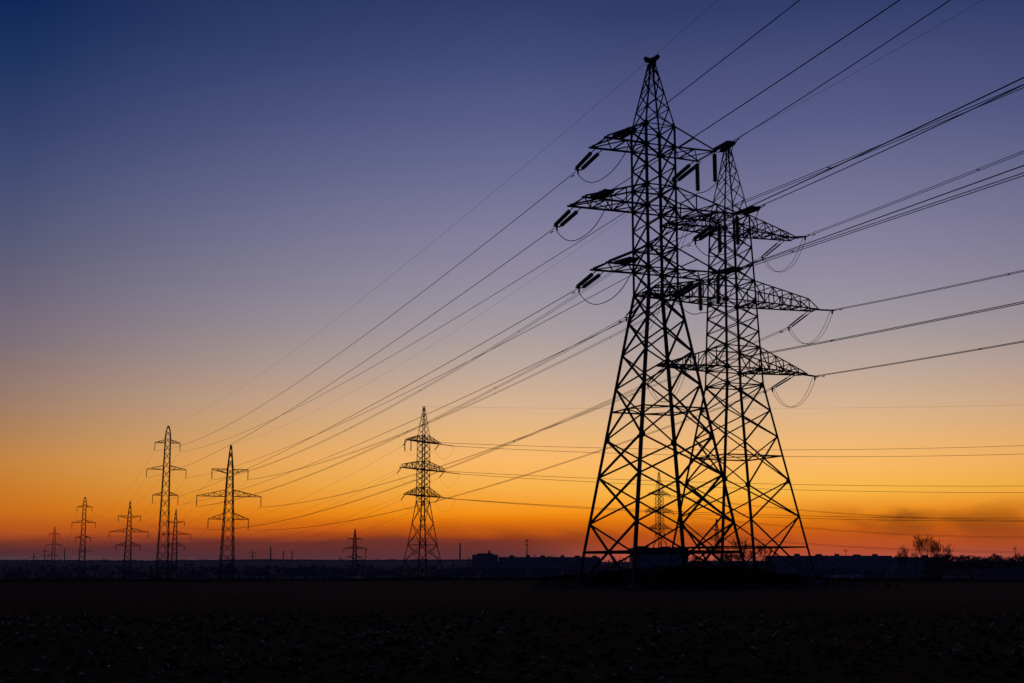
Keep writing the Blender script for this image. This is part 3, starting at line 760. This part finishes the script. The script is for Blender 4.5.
def bare_tree(name, loc, h, seed, label, levels=6, spread=.55, trunk=.035, group=None, nmain=1, twigr=.012, cat='tree', wid=None):
    random.seed(seed)
    t = empty(name, loc, random.uniform(0, 6), label, cat, group)
    mt = MB(); mc = MB()
    def grow(p, d, L_, r, lv):
        q = p; segs = 2 if lv < 3 else 1
        for s_ in range(segs):
            dd = (d+Vector((random.gauss(0, .12), random.gauss(0, .12), random.gauss(.03, .06)))).normalized()
            q2 = q+dd*(L_/segs); r2 = max(twigr, r*.82)
            (mt if lv == 0 else mc).prof(q, q2, [(r, 0), (-r*.5, r*.87), (-r*.5, -r*.87)], None, [(r2, 0), (-r2*.5, r2*.87), (-r2*.5, -r2*.87)])
            q = q2; r = r2; d = dd
        if lv >= levels: return
        for _ in range(random.choice((2, 3, 3)) if lv < levels-1 else 3):
            ax = Vector((random.gauss(0, 1), random.gauss(0, 1), random.gauss(0, .4))).normalized()
            nd = (d+ax*spread*random.uniform(.6, 1.3)+Vector((0, 0, .12))).normalized()
            grow(q, nd, L_*random.uniform(.62, .88), r*.66, lv+1)
    for _ in range(nmain):
        d0 = Vector((random.gauss(0, .25*(nmain > 1)), random.gauss(0, .25*(nmain > 1)), 1)).normalized()
        grow(Vector((random.gauss(0, .12*(nmain > 1)), random.gauss(0, .12*(nmain > 1)), 0)), d0, h*.27, h*trunk/ (1 if nmain == 1 else 1.8), 0)
    mt.build('trunk', M['bark'], t); mc.build('crown', M['twig'], t)
    zmax = max(v[2] for v in mc.v); s_ = h/zmax
    xs = sorted(v[0] for v in mc.v); ys = sorted(v[1] for v in mc.v); q = len(xs)//40
    cx, cy = (xs[q]+xs[-q])/2, (ys[q]+ys[-q])/2; wx, wy = xs[-q]-xs[q], ys[-q]-ys[q]
    fx = fy = 1.0
    if wid: fx, fy = min(1.3, wid/(wx*s_)), min(1.3, wid/(wy*s_))
    for ch in t.children:
        for v in ch.data.vertices:
            u = min(1, v.co.z/(zmax*.5))
            v.co.x = (v.co.x-cx*u)*s_*fx; v.co.y = (v.co.y-cy*u)*s_*fy; v.co.z *= s_
    return t
def tree_at(px, ytop, Y, seed, label, **k):
    p = (xat(px, Y), Y); zg = gz(*p)-.1; h = at(px, ytop, Y).z-zg
    return bare_tree(k.pop('name', 'bare_tree'), (p[0], p[1], zg), h, seed, label, **k)
tree_at(927.5, 533, 190, 4, 'tall leafless tree with sparse upright twigs, highest on the skyline at right', levels=5, spread=.42, trunk=.018, nmain=4, twigr=.016, wid=3.4)
tree_at(941.5, 539, 196, 21, 'slightly lower leafless tree touching the tall one on its right', levels=5, spread=.42, trunk=.018, nmain=4, twigr=.016, wid=2.9)
tree_at(903.5, 544, 205, 9, 'small round leafless tree left of the tall sparse one', levels=6, spread=.6, trunk=.03, nmain=3, twigr=.016, wid=2.1)
tree_at(915.5, 548.5, 200, 31, 'low leafless bush between the round tree and the tall sparse one', levels=5, spread=.5, trunk=.025, nmain=3, twigr=.012, wid=1.3)
for px, yt, Y, sd, lab in ((747, 538, 175, 41, 'tallest leafless sapling seen through the legs of the second pylon'), (739, 548, 172, 42, 'thin leafless sapling left of the tallest sapling'),
        (758, 541, 180, 43, 'thin leafless sapling right of the tallest sapling'), (700, 553, 168, 44, 'leafless bush tree behind the right leg of the largest pylon'), (728, 551, 176, 45, 'leafless bush tree left of the thin saplings')):
    tree_at(px, yt, Y, sd, lab, levels=5, spread=.35, trunk=.012, nmain=3, twigr=.012, name='bare_sapling')
# dense leafless scrub round the feet of the pylons
src = []
for i in range(3):
    s_ = bare_tree('leafless_shrub', (0, 0, 0), 1.0, 60+i, 'x', levels=5, spread=.8, trunk=.02, nmain=9, twigr=.011, cat='shrub')
    src.append(s_)
random.seed(8)
SL_ = 'leafless dark shrub in the thicket around the feet of the two nearest pylons'
n_ = 0
for i in range(130):
    if i < 95:
        px = random.gauss(688, 78); Y = random.uniform(100, 150)
    else: px = random.uniform(540, 860); Y = random.uniform(150, 170)
    if px < 545 or px > 900: continue
    f_ = math.exp(-((px-690)/110)**2)
    hgt = (0.45+1.1*f_)*random.uniform(.4, 1.3)
    x = xat(px, Y); loc = (x, Y, gz(x, Y)-.08)
    if i < 3: o = src[i]; o.location = loc
    else: o = copy_thing(src[i % 3], loc, random.uniform(0, 6), SL_)
    o.scale = (hgt*1.25, hgt*1.25, hgt); o['label'] = SL_; o['group'] = 'thicket shrubs at the pylon feet'
# dead weed mass under the towers (uncountable)
random.seed(12); m = MB()
for i in range(9000):
    px = random.gauss(690, 90); Y = random.uniform(96, 168)
    if px < 530 or px > 900: continue
    x = xat(px, Y); z0 = gz(x, Y); f_ = math.exp(-((px-690)/80)**2)
    hh = random.uniform(.2, 1.0)**2*(.4+1.0*f_)*(1+noise.noise(Vector((x*.3, Y*.05, 2)))); dx, dy = random.gauss(0, .2), random.gauss(0, .2); ww = random.uniform(.02, .06)
    m.quad((x-ww, Y, z0-.05), (x+ww, Y, z0-.05), (x+dx, Y+dy, z0+hh))
tag(m.build('dead_weeds', M['leafy']), 'tangle of dead weeds under the two nearest pylons', 'weeds', kind='stuff')
# weedy fringe at the far edge of the field
random.seed(13); m = MB()
for i in range(22000):
    a = R(random.uniform(-26, 26)); r = random.uniform(150, 176); x, y = r*math.sin(a), r*math.cos(a)
    k = .2+.7*max(0, noise.noise(Vector((x*.06, y*.06, 3)))+.3)
    hh = random.uniform(.2, 1)*k; ww = random.uniform(.02, .05); z0 = gz(x, y)
    m.quad((x-ww, y, z0-.05), (x+ww, y, z0-.05), (x+random.gauss(0, .1), y+random.gauss(0, .1), z0+hh))
tag(m.build('field_edge_weeds', M['leafy']), 'fringe of dead weeds along the far edge of the dark field', 'weeds', kind='stuff')
# straw litter on the ploughed field
random.seed(21); m = MB()
for i in range(1150):
    a = R(random.uniform(-25, 25)); r = 7+43*random.random(); x, y = r*math.sin(a), r*math.cos(a)
    if noise.noise(Vector((x*.25, y*.12, 1))) < -.15: continue
    L_ = random.uniform(.03, .06)*(1+r*.03); th = random.uniform(0, math.pi); z0 = gz(x, y)+.015+random.random()*.03
    d = Vector((math.cos(th), math.sin(th), random.gauss(0, .35)))*L_*.5; c = Vector((x, y, z0+abs(d.z)))
    w_ = random.uniform(.003, .008)*(1+r*.04)*random.choice((.5, .8, 1.5))
    m.bar(c-d, c+d, w_)
tag(m.build('straw_litter', M['straw']), 'pale straw scraps scattered over the dark ploughed field', 'straw', kind='stuff')
# soil clods
random.seed(22); m = MB()
for i in range(5000):
    a = R(random.uniform(-26, 26)); r = 4.5+46*random.random()**.8; x, y = r*math.sin(a), r*math.cos(a)
    s = random.uniform(.02, .07); z0 = gz(x, y)+s*.2; n = len(m.v)
    pts = [(x+s*random.uniform(.7, 1.4)*math.cos(q)*1.2, y+s*random.uniform(.7, 1.3)*math.sin(q), z0+random.uniform(-.3, .2)*s) for q in (0, 1.25, 2.5, 3.8, 5.0)]
    m.v += pts+[(x+random.gauss(0, s*.2), y+random.gauss(0, s*.2), z0+s*random.uniform(.5, 1.1))]
    m.f += [(n+j, n+(j+1) % 5, n+5) for j in range(5)]
co_ = m.build('soil_clods', bpy.data.materials['field_soil']); tag(co_, 'dark clods of ploughed soil over the near field', 'soil', kind='stuff')
